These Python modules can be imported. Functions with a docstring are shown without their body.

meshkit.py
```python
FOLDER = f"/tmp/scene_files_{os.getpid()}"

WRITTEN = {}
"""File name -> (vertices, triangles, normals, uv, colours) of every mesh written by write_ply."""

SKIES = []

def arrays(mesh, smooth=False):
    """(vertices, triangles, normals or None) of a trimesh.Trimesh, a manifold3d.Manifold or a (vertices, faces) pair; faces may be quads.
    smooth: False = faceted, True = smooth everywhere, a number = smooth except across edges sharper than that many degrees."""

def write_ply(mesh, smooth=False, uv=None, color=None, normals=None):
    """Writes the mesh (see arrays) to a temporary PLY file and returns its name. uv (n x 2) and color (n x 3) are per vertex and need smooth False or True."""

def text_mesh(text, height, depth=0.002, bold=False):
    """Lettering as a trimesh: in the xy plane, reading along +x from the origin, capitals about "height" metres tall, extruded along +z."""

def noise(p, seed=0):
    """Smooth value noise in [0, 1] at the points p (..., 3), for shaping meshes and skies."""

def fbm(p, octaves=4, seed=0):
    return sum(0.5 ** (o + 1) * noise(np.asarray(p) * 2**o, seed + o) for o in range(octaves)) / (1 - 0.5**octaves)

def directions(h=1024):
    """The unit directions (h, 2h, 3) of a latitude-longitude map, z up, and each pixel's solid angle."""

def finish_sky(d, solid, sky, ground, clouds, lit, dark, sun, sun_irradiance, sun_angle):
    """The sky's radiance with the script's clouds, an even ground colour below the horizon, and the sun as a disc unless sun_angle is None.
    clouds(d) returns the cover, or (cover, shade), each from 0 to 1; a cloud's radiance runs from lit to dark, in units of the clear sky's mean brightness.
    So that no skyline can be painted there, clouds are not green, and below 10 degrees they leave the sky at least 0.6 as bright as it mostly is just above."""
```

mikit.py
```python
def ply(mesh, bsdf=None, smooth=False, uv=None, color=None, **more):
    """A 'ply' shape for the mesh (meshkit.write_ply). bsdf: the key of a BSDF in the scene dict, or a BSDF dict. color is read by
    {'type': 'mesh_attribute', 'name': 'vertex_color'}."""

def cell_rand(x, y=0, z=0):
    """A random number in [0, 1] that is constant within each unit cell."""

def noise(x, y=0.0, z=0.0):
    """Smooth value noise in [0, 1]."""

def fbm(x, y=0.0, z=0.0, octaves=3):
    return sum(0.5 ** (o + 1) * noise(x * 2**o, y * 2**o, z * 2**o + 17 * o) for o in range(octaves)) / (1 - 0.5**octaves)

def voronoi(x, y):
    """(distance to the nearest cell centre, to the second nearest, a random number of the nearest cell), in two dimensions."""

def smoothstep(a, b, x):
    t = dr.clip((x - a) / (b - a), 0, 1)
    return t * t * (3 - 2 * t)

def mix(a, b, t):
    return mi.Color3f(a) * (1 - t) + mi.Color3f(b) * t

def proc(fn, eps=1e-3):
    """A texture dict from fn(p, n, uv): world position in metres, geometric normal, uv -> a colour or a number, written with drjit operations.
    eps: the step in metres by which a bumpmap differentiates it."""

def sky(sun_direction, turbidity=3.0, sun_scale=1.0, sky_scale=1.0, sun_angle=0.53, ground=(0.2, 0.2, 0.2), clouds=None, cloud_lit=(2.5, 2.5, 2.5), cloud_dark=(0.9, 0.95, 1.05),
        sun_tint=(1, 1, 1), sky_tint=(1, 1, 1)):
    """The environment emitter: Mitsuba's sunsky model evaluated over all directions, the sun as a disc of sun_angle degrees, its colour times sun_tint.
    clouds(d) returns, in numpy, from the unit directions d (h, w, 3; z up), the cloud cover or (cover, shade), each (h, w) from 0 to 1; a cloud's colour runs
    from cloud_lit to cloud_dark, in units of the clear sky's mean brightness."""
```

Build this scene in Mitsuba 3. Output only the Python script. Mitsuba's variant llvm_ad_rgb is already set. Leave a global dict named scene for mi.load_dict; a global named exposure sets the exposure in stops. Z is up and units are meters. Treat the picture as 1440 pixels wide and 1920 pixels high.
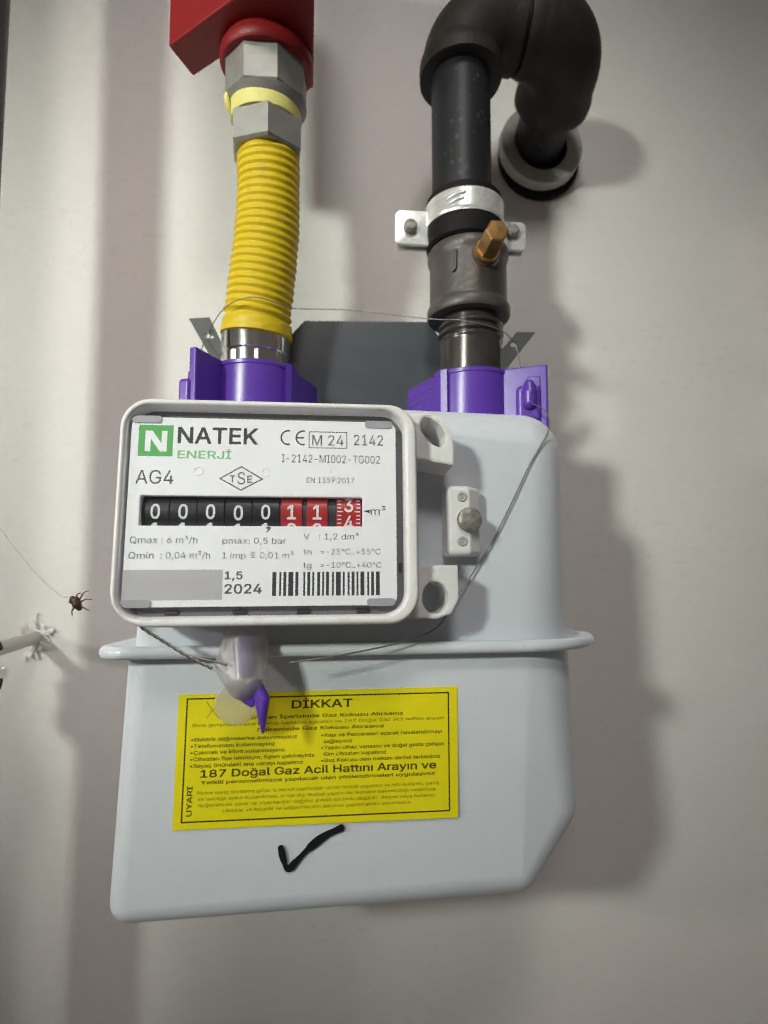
import math
import random
import numpy as np
import trimesh
import manifold3d as m3
import mitsuba as mi
import drjit as dr
import mikit
import meshkit
from shapely.geometry import Polygon, Point, LineString, box as sbox
from shapely import affinity

T = mi.ScalarTransform4f
random.seed(4)
rng = np.random.default_rng(4)
scene = {'type': 'scene'}
labels = {}

# ------------------------------------------------------------------ camera, lamps, exposure
WALL = 0.365                       # the wall plane is y = WALL; the lens stands at the origin, z is up (metres)
YAW, PITCH = math.radians(5.7), math.radians(4.0)
fwd = [math.sin(YAW) * math.cos(PITCH), math.cos(YAW) * math.cos(PITCH), math.sin(PITCH)]
scene['camera'] = {'type': 'thinlens', 'fov': 71.51, 'fov_axis': 'x', 'aperture_radius': 0.0011, 'focus_distance': 0.215,
                   'near_clip': 0.005, 'far_clip': 50.0,
                   'to_world': T().look_at(origin=[0, 0, 0], target=fwd, up=[0, 0, 1])}
exposure = 0.06


def unit(v):
    v = np.asarray(v, float)
    return v / np.linalg.norm(v)


def lamp(key, pos, aim, radius, rgb, hood=None):
    """A round lamp facing aim, with an opaque hood (a tube of that length and opening) where its beam is narrow."""
    d = unit(np.asarray(aim) - np.asarray(pos))
    up = [0, 0, 1] if abs(d[2]) < .9 else [1, 0, 0]
    tw = T().look_at(origin=list(map(float, pos)), target=list(map(float, np.asarray(pos) + d)), up=up)
    scene[key + '__lens'] = {'type': 'disk', 'to_world': tw @ T().scale([radius, radius, 1]), 'bsdf': {'type': 'diffuse', 'reflectance': {'type': 'rgb', 'value': [.1] * 3}},
                             'emitter': {'type': 'area', 'radiance': {'type': 'rgb', 'value': list(map(float, rgb))}}}
    if hood:  # opaque tube added to shape the beam into a pool of light
        length, mouth = hood
        n = 48
        a = np.linspace(0, 2 * math.pi, n, endpoint=False)
        prof = [(radius + .004, -.01), (mouth, length), (mouth + .003, length), (radius + .007, -.013), (0.0005, -.013)]
        loops = [np.c_[r * np.cos(a), r * np.sin(a), np.full(n, z)] for r, z in prof]
        v, f = loft_raw(loops)
        M = np.array(tw.matrix)
        v = v @ M[:3, :3].T + M[:3, 3]
        scene[key + '__hood'] = mikit.ply((v, f), {'type': 'twosided', 'b': {'type': 'diffuse', 'reflectance': {'type': 'rgb', 'value': [.03] * 3}}})


def loft_raw(loops, cap0=False, cap1=False):
    n = len(loops[0])
    v = np.vstack(loops)
    f = []
    i = np.arange(n)
    j = (i + 1) % n
    for k in range(len(loops) - 1):
        a, b = k * n, (k + 1) * n
        f.append(np.c_[a + i, a + j, b + j])
        f.append(np.c_[a + i, b + j, b + i])
    for cap, k, s in ((cap0, 0, -1), (cap1, len(loops) - 1, 1)):
        if cap:
            v = np.vstack([v, loops[k].mean(0)])
            c = np.full(n, len(v) - 1)
            f.append(np.c_[k * n + i, k * n + j, c][:, ::s])
    return v, np.vstack(f)


POOL = np.array([-.005, .350, .092])           # where the two beams meet
key_pos = POOL + 1.20 * unit([-.70, -1.0, .31])
lamp('unseen_left_lamp', key_pos, POOL, .062, np.array([.93, 1.0, .88]) * 225, hood=(.30, .080))  # unseen lamp up to the left, placed to throw the shadows right
side_pos = POOL + 1.45 * unit([-1.9, -1.0, .28])
lamp('unseen_side_lamp', side_pos, POOL, .050, np.array([1.0, .84, .80]) * 190, hood=(.28, .066))  # unseen rosy lamp out to the left, placed to graze the wall
lamp('unseen_overhead_lamp', (-.03, -.38, .68), (.02, .35, .06), .10, np.array([1.0, .95, .90]) * 25, hood=(.27, .128))  # unseen soft lamp above and behind the lens, placed to soften shadows
scene['room_light'] = {'type': 'constant', 'radiance': {'type': 'rgb', 'value': [.086, .078, .071]}}
for k, t in (('unseen_left_lamp', 'unseen bright round lamp with an added hood up to the left, casting shadows to the right'),
             ('unseen_side_lamp', 'unseen small rosy round lamp with an added hood to the left, grazing the wall'),
             ('unseen_overhead_lamp', 'unseen broad round lamp with an added hood above and behind the camera, softening the shadows')):
    labels[k] = {'label': t, 'category': 'lamp'}


# ------------------------------------------------------------------ materials
def rgb(*c):
    return {'type': 'rgb', 'value': [float(x) for x in (c if len(c) == 3 else c * 3)]}


def mat(key, color, rough=.5, metallic=0., spec=.5, coat=0., bump=None, eps=2e-4):
    b = {'type': 'principled', 'base_color': color if isinstance(color, dict) else rgb(*color), 'roughness': rough if isinstance(rough, dict) else float(rough),
         'metallic': float(metallic), 'specular': float(spec)}
    if coat:
        b['clearcoat'], b['clearcoat_gloss'] = float(coat), .9
    if bump is not None:
        b = {'type': 'bumpmap', 'tex': mikit.proc(bump, eps), 'scale': 1.0, 'bsdf': b}
    scene[key] = {'type': 'twosided', 'b': b}


N, FB, SS, MIX = mikit.noise, mikit.fbm, mikit.smoothstep, mikit.mix


def wall_color(p, n, uv):
    m = FB(p.x * 9, p.y * 9, p.z * 9, 3)
    fine = FB(p.x * 260, p.y * 260, p.z * 260, 2)
    speck = SS(.80, .86, N(p.x * 210, 3.0, p.z * 210)) * SS(.55, .75, N(p.x * 14, 9.0, p.z * 14))
    c = MIX((.735, .715, .695), (.765, .742, .72), m) * (.975 + .05 * fine)
    return MIX(c, (.60, .57, .54), speck * .22)


def wall_bump(p, n, uv):
    return 1.5e-4 * FB(p.x * 190, p.y * 190, p.z * 190, 3) + 1.2e-3 * FB(p.x * 16, 2.0, p.z * 16, 2)


def paint_color(p, n, uv):
    m = FB(p.x * 40, p.y * 40, p.z * 40, 3)
    s = SS(.83, .87, N(p.x * 330, p.y * 330, p.z * 330))
    return MIX(MIX((.585, .628, .682), (.615, .655, .705), m), (.48, .49, .51), s * .12)


def peel(p, n, uv):
    return 2.2e-5 * N(p.x * 700, p.y * 700, p.z * 700) + 1.0e-4 * N(p.x * 120, p.y * 120, p.z * 120)


def abs_color(p, n, uv):
    m = FB(p.x * 70, p.y * 70, p.z * 70, 3)
    d = SS(.62, .8, FB(p.x * 160, p.y * 160, p.z * 160 + 5, 3))
    return MIX(MIX((.70, .695, .70), (.74, .73, .73), m), (.52, .50, .47), d * .35)


def iron_color(p, n, uv):
    m = FB(p.x * 120, p.y * 120, p.z * 120, 4)
    return MIX((.054, .048, .046), (.100, .090, .087), m)


def iron_bump(p, n, uv):
    return 2.2e-4 * FB(p.x * 420, p.y * 420, p.z * 420, 3)


def black_color(p, n, uv):
    m = FB(p.x * 90, p.y * 90, p.z * 40, 3)
    d = SS(.74, .82, N(p.x * 420, p.y * 420, p.z * 300)) * SS(.5, .7, N(p.x * 60, p.y * 60, p.z * 40))
    return MIX(MIX((.011, .0115, .014), (.018, .019, .022), m), (.10, .10, .10), d * .25)


def elbow_color(p, n, uv):
    m = FB(p.x * 110, p.y * 110, p.z * 110, 3)
    return MIX((.013, .011, .0095), (.027, .023, .020), m)


def galv_color(p, n, uv):
    a, b, c = mikit.voronoi(p.x * 420 + p.y * 150, p.z * 420)
    return MIX((.70, .71, .70), (.82, .83, .81), c)


def brass_color(p, n, uv):
    return MIX((.40, .225, .08), (.52, .31, .12), FB(p.x * 300, p.y * 300, p.z * 300, 3))


def gray_metal(p, n, uv):
    return MIX((.23, .225, .21), (.33, .32, .30), FB(p.x * 150, p.y * 150, p.z * 150, 3))


def plate_color(p, n, uv):
    return MIX((.052, .060, .072), (.070, .078, .090), FB(p.x * 130, p.y * 130, p.z * 130, 3))


def hose_color(p, n, uv):
    m = FB(p.x * 130, p.y * 130, p.z * 130, 3)
    d = SS(.60, .78, FB(p.x * 260, p.y * 260, p.z * 90, 3))
    return MIX(MIX((.60, .435, .008), (.65, .48, .011), m), (.42, .33, .06), d * .35)


def sticker_color(p, n, uv):
    return MIX((.72, .63, .006), (.78, .70, .012), FB(p.x * 60, p.y * 60, p.z * 60, 3))


def screw_color(p, n, uv):
    return MIX((.10, .095, .085), (.42, .40, .36), FB(p.x * 500, p.y * 500, p.z * 500, 3))


def screw_bump(p, n, uv):
    return 6e-4 * FB(p.x * 380, p.y * 380, p.z * 380, 3)


def red_color(p, n, uv):
    return MIX((.185, .009, .010), (.230, .012, .013), FB(p.x * 60, p.y * 60, p.z * 60, 3))


mat('wall_paint', mikit.proc(wall_color), .75, spec=.25, bump=wall_bump)
mat('steel_paint', mikit.proc(paint_color), .34, spec=.5, bump=peel)
mat('bead_paint', mikit.proc(paint_color), .17, spec=.8, bump=peel)
mat('abs_plastic', mikit.proc(abs_color), .42, spec=.45, bump=peel)
mat('groove_plastic', (.17, .17, .185), .16, spec=.6)
mat('slot_plastic', (.035, .033, .040), .4)
mat('tab_plastic', (.36, .36, .40), .3)
mat('stud_plastic', (.40, .39, .38), .35)
mat('label_white', (.83, .835, .885), .45, spec=.35)
mat('ink_dark', (.045, .045, .052), .5, spec=.3)
mat('ink_gray', (.070, .070, .082), .5, spec=.3)
mat('ink_green', (.10, .40, .115), .5, spec=.3)
mat('ink_light_green', (.22, .50, .235), .5, spec=.3)
mat('blank_gray', (.46, .45, .48), .5, spec=.3)
mat('drum_black', (.012, .013, .018), .35)
mat('drum_red', (.36, .022, .028), .35)
mat('digit_white', (.66, .66, .68), .5)
mat('screw_metal', mikit.proc(screw_color), .45, metallic=.4, bump=screw_bump)
mat('sticker_yellow', mikit.proc(sticker_color), .35, spec=.4)
mat('sticker_ink', (.060, .050, .006), .4, spec=.3)
mat('sticker_pencil', (.33, .29, .03), .6, spec=.2)
mat('marker_ink', (.010, .010, .012), .30, spec=.4)
mat('purple_plastic', (.098, .038, .345), .30, spec=.5)
mat('hose_yellow', mikit.proc(hose_color), .45, spec=.4)
mat('tape_yellow', (.68, .63, .20), .5)
mat('chrome', (.78, .76, .74), .13, metallic=1.)
mat('union_metal', mikit.proc(gray_metal), .45, metallic=.35)
mat('red_paint', mikit.proc(red_color), .45, spec=.35)
mat('pipe_black', mikit.proc(black_color), .45, spec=.3)
mat('elbow_iron', mikit.proc(elbow_color), .55, spec=.28, bump=iron_bump)
mat('coupling_iron', mikit.proc(iron_color), .42, metallic=.25, bump=iron_bump)
mat('thread_iron', mikit.proc(iron_color), .22, metallic=.55, spec=.7)
mat('galvanised', mikit.proc(galv_color), .25, metallic=.55)
mat('rubber', (.008, .007, .007), .65, spec=.18)
mat('brass', mikit.proc(brass_color), .32, metallic=.85)
mat('plate_paint', mikit.proc(plate_color), .40, spec=.4)
mat('tab_steel', (.085, .088, .088), .40, metallic=.2)
mat('wire_steel', (.30, .29, .28), .35, metallic=.7)
mat('silk', (.45, .44, .43), .6)
mat('rosette_white', (.43, .43, .40), .5)
mat('insect_brown', (.055, .028, .018), .45)
mat('rod_zinc', (.52, .51, .48), .45, metallic=.3)
mat('filler', mikit.proc(wall_color), .8, spec=.2)
scene['clear_pane'] = {'type': 'thindielectric', 'int_ior': 1.45}
scene['clear_plastic'] = {'type': 'principledthin', 'base_color': rgb(.95, .94, .94), 'roughness': .30, 'spec_trans': .74, 'diff_trans': .9, 'eta': 1.4}


# ------------------------------------------------------------------ building helpers
def obj(key, mesh, bsdf, smooth=35):
    base, n = key, 0
    while key in scene:
        n += 1
        key = f'{base}_{n:03d}'
    scene[key] = mikit.ply(mesh, bsdf, smooth=smooth)
    return key


def say(key, label, category=None, **more):
    labels[key] = {'label': label, **({'category': category} if category else {}), **more}


def tm(v, f):
    return trimesh.Trimesh(np.asarray(v), np.asarray(f), process=False)


def cat(*ms):
    return trimesh.util.concatenate([m if isinstance(m, trimesh.Trimesh) else tm(*man(m)) for m in ms])


def man(m):
    q = m.to_mesh()
    return q.vert_properties[:, :3], q.tri_verts


def closed(loops):
    m = tm(*loft_raw(loops, True, True))
    if m.volume < 0:
        m.invert()
    return m


def rev(profile, axis='z', at=(0, 0, 0), n=64, caps=True):
    """Turned shape: profile of (radius, height) along the axis."""
    a = np.linspace(0, 2 * np.pi, n, endpoint=False)
    loops = []
    for r, h in profile:
        x, y, z = r * np.cos(a), r * np.sin(a), np.full(n, h)
        loops.append({'z': np.c_[x, y, z], 'y': np.c_[x, z, y], 'x': np.c_[z, x, y]}[axis] + np.asarray(at))
    m = tm(*loft_raw(loops, caps, caps))
    if m.volume < 0:
        m.invert()
    return m


def prism(pts, z0, z1, bevel=0.0):
    """Upright prism over plan points, its top and bottom edges bevelled."""
    p = Polygon(pts)
    c = np.array(p.centroid.coords[0])
    q = np.asarray(pts, float)

    def ring(d, z):
        s = q - c
        k = 1 - d / np.linalg.norm(s, axis=1, keepdims=True)
        return np.c_[c + s * k, np.full(len(q), z)]
    if bevel:
        return closed([ring(bevel, z0), ring(0, z0 + bevel), ring(0, z1 - bevel), ring(bevel, z1)])
    return closed([ring(0, z0), ring(0, z1)])


def tube(path, r, n=12, closed_path=False):
    """Swept round tube; r a number or one radius per point."""
    p = np.asarray(path, float)
    t = np.roll(p, -1, 0) - np.roll(p, 1, 0) if closed_path else np.gradient(p, axis=0)
    t /= np.linalg.norm(t, axis=1, keepdims=True)
    u = np.cross(t[0], [0, 0, 1.0] if abs(t[0][2]) < .9 else [1.0, 0, 0])
    u /= np.linalg.norm(u)
    a = np.linspace(0, 2 * np.pi, n, endpoint=False)
    r = np.broadcast_to(r, len(p))
    loops = []
    for k in range(len(p)):
        u = u - t[k] * (u @ t[k])
        u /= np.linalg.norm(u)
        w = np.cross(t[k], u)
        loops.append(p[k] + r[k] * (np.cos(a)[:, None] * u + np.sin(a)[:, None] * w))
    if closed_path:
        m = tm(*loft_raw(loops + [loops[0]]))
    else:
        m = tm(*loft_raw(loops, True, True))
    if m.volume < 0:
        m.invert()
    return m


def curve(pts, n=60):
    """Catmull-Rom through the points."""
    p = np.asarray(pts, float)
    q = np.vstack([2 * p[0] - p[1], p, 2 * p[-1] - p[-2]])
    out = []
    m = max(2, n // (len(p) - 1))
    for i in range(len(p) - 1):
        a, b, c, d = q[i:i + 4]
        for s in np.linspace(0, 1, m, endpoint=False):
            out.append(.5 * (2 * b + (c - a) * s + (2 * a - 5 * b + 4 * c - d) * s**2 + (3 * b - a - 3 * c + d) * s**3))
    out.append(p[-1])
    return np.array(out)


def twisted(path, r, pitch=.004):
    p = np.asarray(path, float)
    s = np.r_[0, np.cumsum(np.linalg.norm(np.diff(p, axis=0), axis=1))]
    k = max(12, int(s[-1] / (pitch / 9)))
    q = np.c_[[np.interp(np.linspace(0, s[-1], k), s, p[:, i]) for i in range(3)]].T
    t = np.gradient(q, axis=0)
    t /= np.linalg.norm(t, axis=1, keepdims=True)
    u = np.cross(t, [0.13, 1.0, .21])
    u /= np.linalg.norm(u, axis=1, keepdims=True)
    w = np.cross(t, u)
    ph = np.linspace(0, s[-1], k) / pitch * 2 * np.pi
    return cat(*[tube(q + r * .55 * (np.cos(ph + o)[:, None] * u + np.sin(ph + o)[:, None] * w), r * .6, 6) for o in (0, np.pi)])


def bx(x0, x1, y0, y1, z0, z1, r=.0006, sub=2):
    """Box with rounded edges."""
    return hull_spheres([((x, y, z), r) for x in (x0 + r, x1 - r) for y in (y0 + r, y1 - r) for z in (z0 + r, z1 - r)], sub)


def hull_spheres(items, sub=2):
    pts = []
    for c, r in items:
        s = trimesh.creation.icosphere(sub, 1.0).vertices
        pts.append(np.asarray(c) + s * r)
    return tm(*man(m3.Manifold.hull_points(np.vstack(pts))))


def rr(x0, x1, z0, z1, r, d=0.0, n=10):
    """Loop of a rounded rectangle, offset outwards by d, one vertex list for all d; r a number or (bl, br, tr, tl)."""
    rs = (r,) * 4 if np.isscalar(r) else r
    out = []
    for k, (cx, cz) in enumerate(((x0, z0), (x1, z0), (x1, z1), (x0, z1))):
        q = rs[k]
        c = np.array([cx + (q if k in (0, 3) else -q), cz + (q if k in (0, 1) else -q)])
        a = np.pi * (1 + k / 2) + np.linspace(0, np.pi / 2, n)
        out.append(c + max(q + d, 1e-5) * np.c_[np.cos(a), np.sin(a)])
    return np.vstack(out)


def face_loft(rect, steps, cap0=True, cap1=True):
    """Loft of a rounded rectangle in the x-z plane through steps of (offset, y)."""
    loops = [np.c_[(q := rr(*rect, d=d))[:, 0], np.full(len(q), y), q[:, 1]] for d, y in steps]
    m = tm(*loft_raw(loops, cap0, cap1))
    return m


def extrude_y(poly, y0, y1, bevel=0.0):
    """A shapely polygon of the x-z plane as a plate from y0 (front) to y1."""
    parts = []
    steps = [(0.0, y0 + bevel)] + ([(bevel * .35, y0 + bevel * .45), (bevel, y0)] if bevel else [])
    back = y1
    for d, y in steps:
        q = poly.buffer(-d)
        for g in getattr(q, 'geoms', [q]):
            m = trimesh.creation.extrude_polygon(g, back - y, engine='earcut')
            v = np.array(m.vertices)
            parts.append(tm(np.c_[v[:, 0], back - v[:, 2], v[:, 1]], m.faces))
        back = y
    return cat(*parts)


# the meter hangs in its two connections leaning 4 degrees back; its own frame: x right, y to the wall, z up, origin in the middle at the height of the rim
LEAN = math.radians(4.0)
MO = np.array([.0191, .2775, -.0441])
MR = np.array([[1, 0, 0], [0, math.cos(LEAN), math.sin(LEAN)], [0, -math.sin(LEAN), math.cos(LEAN)]])


def inm(m):
    m = m.copy()
    m.vertices = np.asarray(m.vertices) @ MR.T + MO
    return m


def mobj(key, mesh, bsdf, smooth=35):
    if not isinstance(mesh, trimesh.Trimesh):
        mesh = tm(*man(mesh))
    return obj(key, inm(mesh), bsdf, smooth)


def txt(s, x0, z0, x1=None, cap=.003, bold=False, y=0.0, depth=.00006, rot=None):
    """Lettering on a face of the meter: from x0 to x1 (millimetres), baseline z0, capitals cap millimetres high, standing proud of the plane y."""
    m = meshkit.text_mesh(s, cap, depth * 1000, bold)
    v = np.array(m.vertices)
    v[:, 0] -= v[:, 0].min()
    if x1 is not None:
        v[:, 0] *= (x1 - x0) / v[:, 0].max()
    if rot:
        v[:, 0], v[:, 1] = -v[:, 1].copy(), v[:, 0].copy()
    return tm(np.c_[x0 + v[:, 0], y * 1000 - v[:, 2], z0 + v[:, 1]] / 1000, m.faces)


def flat(poly, y, depth=.00006):
    """Flat print: a polygon in millimetres on the face y."""
    return extrude_y(affinity.scale(poly, .001, .001, origin=(0, 0)), y - depth, y)


# ------------------------------------------------------------------ the wall
w = trimesh.creation.box((6, .2, 6))
w.apply_translation((0, WALL + .1, 0))
obj('wall', w, 'wall_paint', False)
say('wall', 'off-white painted plaster wall behind the meter and pipes', 'wall', kind='structure')

# ------------------------------------------------------------------ gas meter
GM = 'gas_meter'
say(GM, 'pale grey steel gas meter with a white dial plate and a yellow warning sticker', 'gas meter')


def shell(z0, z1, low):
    """Half of the pressed steel case: rounded front and back edges, softer on the right, the lower half cut at its right bottom corner."""
    F, B = -.055, .055
    zc, k = (z0, z1) if low else (z1, z0)
    sg = 1 if low else -1
    it = []
    for y, s_ in ((F, 1), (B, -1)):
        if low:
            it += [((-.1010 + .011, y + s_ * .011, k), .011), ((.0925 - .030, y + s_ * .030, k), .030)]
            it += [((-.1025 + .0085, y + s_ * .0095, zc + .0085), .0085)]
            it += [((.0700 - .012, y + s_ * .014, zc + .012), .012), ((.0895 - .016, y + s_ * .020, zc + .034), .016)]
        else:
            it += [((-.0985 + .011, y + s_ * .011, k), .011), ((.0915 - .030, y + s_ * .030, k), .030)]
            it += [((-.0965 + .0095, y + s_ * .0095, zc - .0095), .0095), ((.0900 - .020, y + s_ * .020, zc - .020), .020)]
    m = m3.Manifold.hull_points(np.vstack([np.asarray(c) + trimesh.creation.icosphere(4, 1.0).vertices * r for c, r in it]))
    m = m.trim_by_plane((0, 0, -1.0), -z1) if low else m.trim_by_plane((0, 0, 1.0), z0)
    return tm(*man(m))


mobj(GM + '__lower_shell', shell(-.1020, -.0015, True), 'steel_paint', 50)
mobj(GM + '__upper_shell', shell(.0015, .1065, False), 'steel_paint', 50)
rim_rect = (-.1078, .1048, -.0612, .0605, (.010, .042, .036, .012))
steps = [(-.014, .0006), (-.0060, .0004), (-.0042, .0006), (-.0030, .0017), (-.0014, .0024), (.0004, .0024), (.0017, .0016), (.0022, .0), (.0017, -.0016), (.0004, -.0024), (-.0014, -.0024), (-.0030, -.0016), (-.0045, -.0010), (-.014, -.0010), (-.014, .0006)]
mobj(GM + '__rim', tm(*loft_raw([np.c_[(q := rr(*rim_rect, d=d, n=24)), np.full(len(q), z)] for d, z in steps])), 'bead_paint', 60)

# counter housing: box with a rounded bezel, glossy groove, printed plate behind a clear window
cr = (-.0955, .0133, .0112, .0939, (.013, .011, .011, .011))
pl = (-.0925, .0054, .0178, .0871, .0042)
hs = [(-.0010, -.054), (0, -.060), (0, -.0838), (-.0003, -.0845), (-.0009, -.0850), (-.0020, -.0850), (-.0026, -.0847), (-.0028, -.0840), (-.0029, -.0775)]
# the bezel is wider on the right: its inner loops follow the opening, not the outside
inner = (-.0925 - .0036, .0054 + .0032, .0178 - .0036, .0871 + .0036, .0085)
inner = (max(inner[0], -.0933), inner[1], inner[2], inner[3], inner[4])
inner = (-.0930, .0088, .0143, .0912, .0085)
outer_steps = [(-.0010, -.054), (0, -.060), (0, -.0836), (-.0004, -.0845), (-.0011, -.0850)]
inner_steps = [(.0010, -.0850), (.0004, -.0846), (.0, -.0836), (-.0004, -.0770)]
loops = [np.c_[(q := rr(*cr, d=d))[:, 0], np.full(len(q), y), q[:, 1]] for d, y in outer_steps]
loops += [np.c_[(q := rr(*inner, d=d))[:, 0], np.full(len(q), y), q[:, 1]] for d, y in inner_steps]
CH = GM + '__counter_housing'
mobj(CH, tm(*loft_raw(loops)), 'abs_plastic', 40)
mobj(CH + '__groove', face_loft((inner[0] - .0005, inner[1] + .0005, inner[2] - .0005, inner[3] + .0005, .008), [(0, -.0768), (0, -.0785), (-.0012, -.0778), (-.0025, -.0776)]), 'groove_plastic', 40)
for i, x in enumerate((-.0785, -.0545, -.0315, -.0095)):
    mobj(CH + '__slot', bx(x, x + .0052, -.0787, -.0765, .0150, .0166), 'slot_plastic')
for i, (z0, z1) in enumerate(((.0705, .0725), (.0560, .0585), (.0385, .0430), (.0250, .0275))):
    mobj(CH + '__slot', bx(-.0927, -.0917 + .0004 * (i % 2), -.0787, -.0765, z0, z1, .0003), 'slot_plastic')
mobj(CH + '__slot', bx(.0068, .0078, -.0787, -.0765, .0300, .0335, .0003), 'slot_plastic')

# dial plate with a slot for the number drums
PY = -.0826
px0, px1, pz0, pz1 = -92.0, 5.4, 18.0, 87.2
plate = Polygon(rr(px0, px1, pz0, pz1, 3.2, 0, 8))
window = Polygon(rr(-87.6, -7.3, 46.9, 58.0, .6, 0, 4))
plate = affinity.scale(plate.difference(window), .001, .001, origin=(0, 0))
DP = GM + '__dial_plate'
mobj(DP, extrude_y(plate, PY, -.0776, .0003), 'label_white', False)
for x, z in ((-86.5, 86.3), (-1.2, 86.2), (-87.0, 19.3), (-0.6, 19.1)):
    q = Polygon(rr(x - 5.2, x + 5.2, z - 1.4, z + 1.4, 1.2, 0, 5)).intersection(Polygon(rr(px0 - .3, px1 + .3, pz0 - .3, pz1 + .3, 3.2, 0, 8)))
    mobj(DP + '__tab', flat(q, PY - .00002, .0006), 'tab_plastic')
t = lambda s, a, b, c, cap, bold=False: txt(s, a, b, c, cap, bold, y=PY)
dark = [t('NATEK', -75.4, 77.6, -46.4, 5.9, True)]
gray = [t('M 24', -26.3, 77.6, -14.5, 4.0), t('2142', -10.6, 77.9, .5, 4.1), t('I-2142-MI002-TG002', -37.5, 70.9, -.7, 3.0),
        t('AG4', -89.4, 62.2, -76.2, 5.0), t('EN 1359:2017', -28.2, 63.2, -10.4, 2.1),
        t('Qmax', -90.2, 40.6, -80.6, 2.3), t(': 6 m³/h', -79.4, 40.6, -66.8, 2.3),
        t('Qmin', -90.3, 35.1, -81.7, 2.3), t(': 0,04 m³/h', -79.4, 35.1, -62.2, 2.3),
        t('pmax: 0,5 bar', -58.0, 40.4, -35.3, 2.2), t('1 imp', -58.0, 35.1, -49.6, 2.2), t('0,01 m³', -44.6, 35.1, -32.6, 2.2),
        t('V', -29.0, 42.0, -26.8, 2.2), t(': 1,2 dm³', -23.4, 42.0, -8.8, 2.2),
        t('tm', -29.0, 36.5, -26.0, 2.0), t('=-25°C..+55°C', -22.8, 36.5, -.7, 2.1),
        t('tg', -29.0, 31.6, -26.0, 2.0), t('=-10°C..+40°C', -22.8, 31.6, -.4, 2.1)]
dark += [t('1,5', -56.9, 27.7, -50.5, 2.7, True), t('2024', -56.8, 22.6, -43.6, 3.3, True), t('m³', -4.3, 51.2, 1.3, 3.0)]
dark.append(flat(Polygon([(-7.0, 52.6), (-4.6, 53.3), (-4.6, 51.9)]), PY))
dark.append(flat(Polygon([(-42.6, 46.6), (-41.0, 46.6), (-41.0, 45.9), (-42.2, 44.6), (-42.5, 44.7), (-41.8, 46.0), (-42.6, 46.0)]), PY))
for z_ in (35.35, 36.15, 36.95):
    gray.append(flat(sbox(-48.0, z_, -46.3, z_ + .32), PY))
frame = sbox(-27.6, 76.5, -13.1, 83.0)
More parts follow.
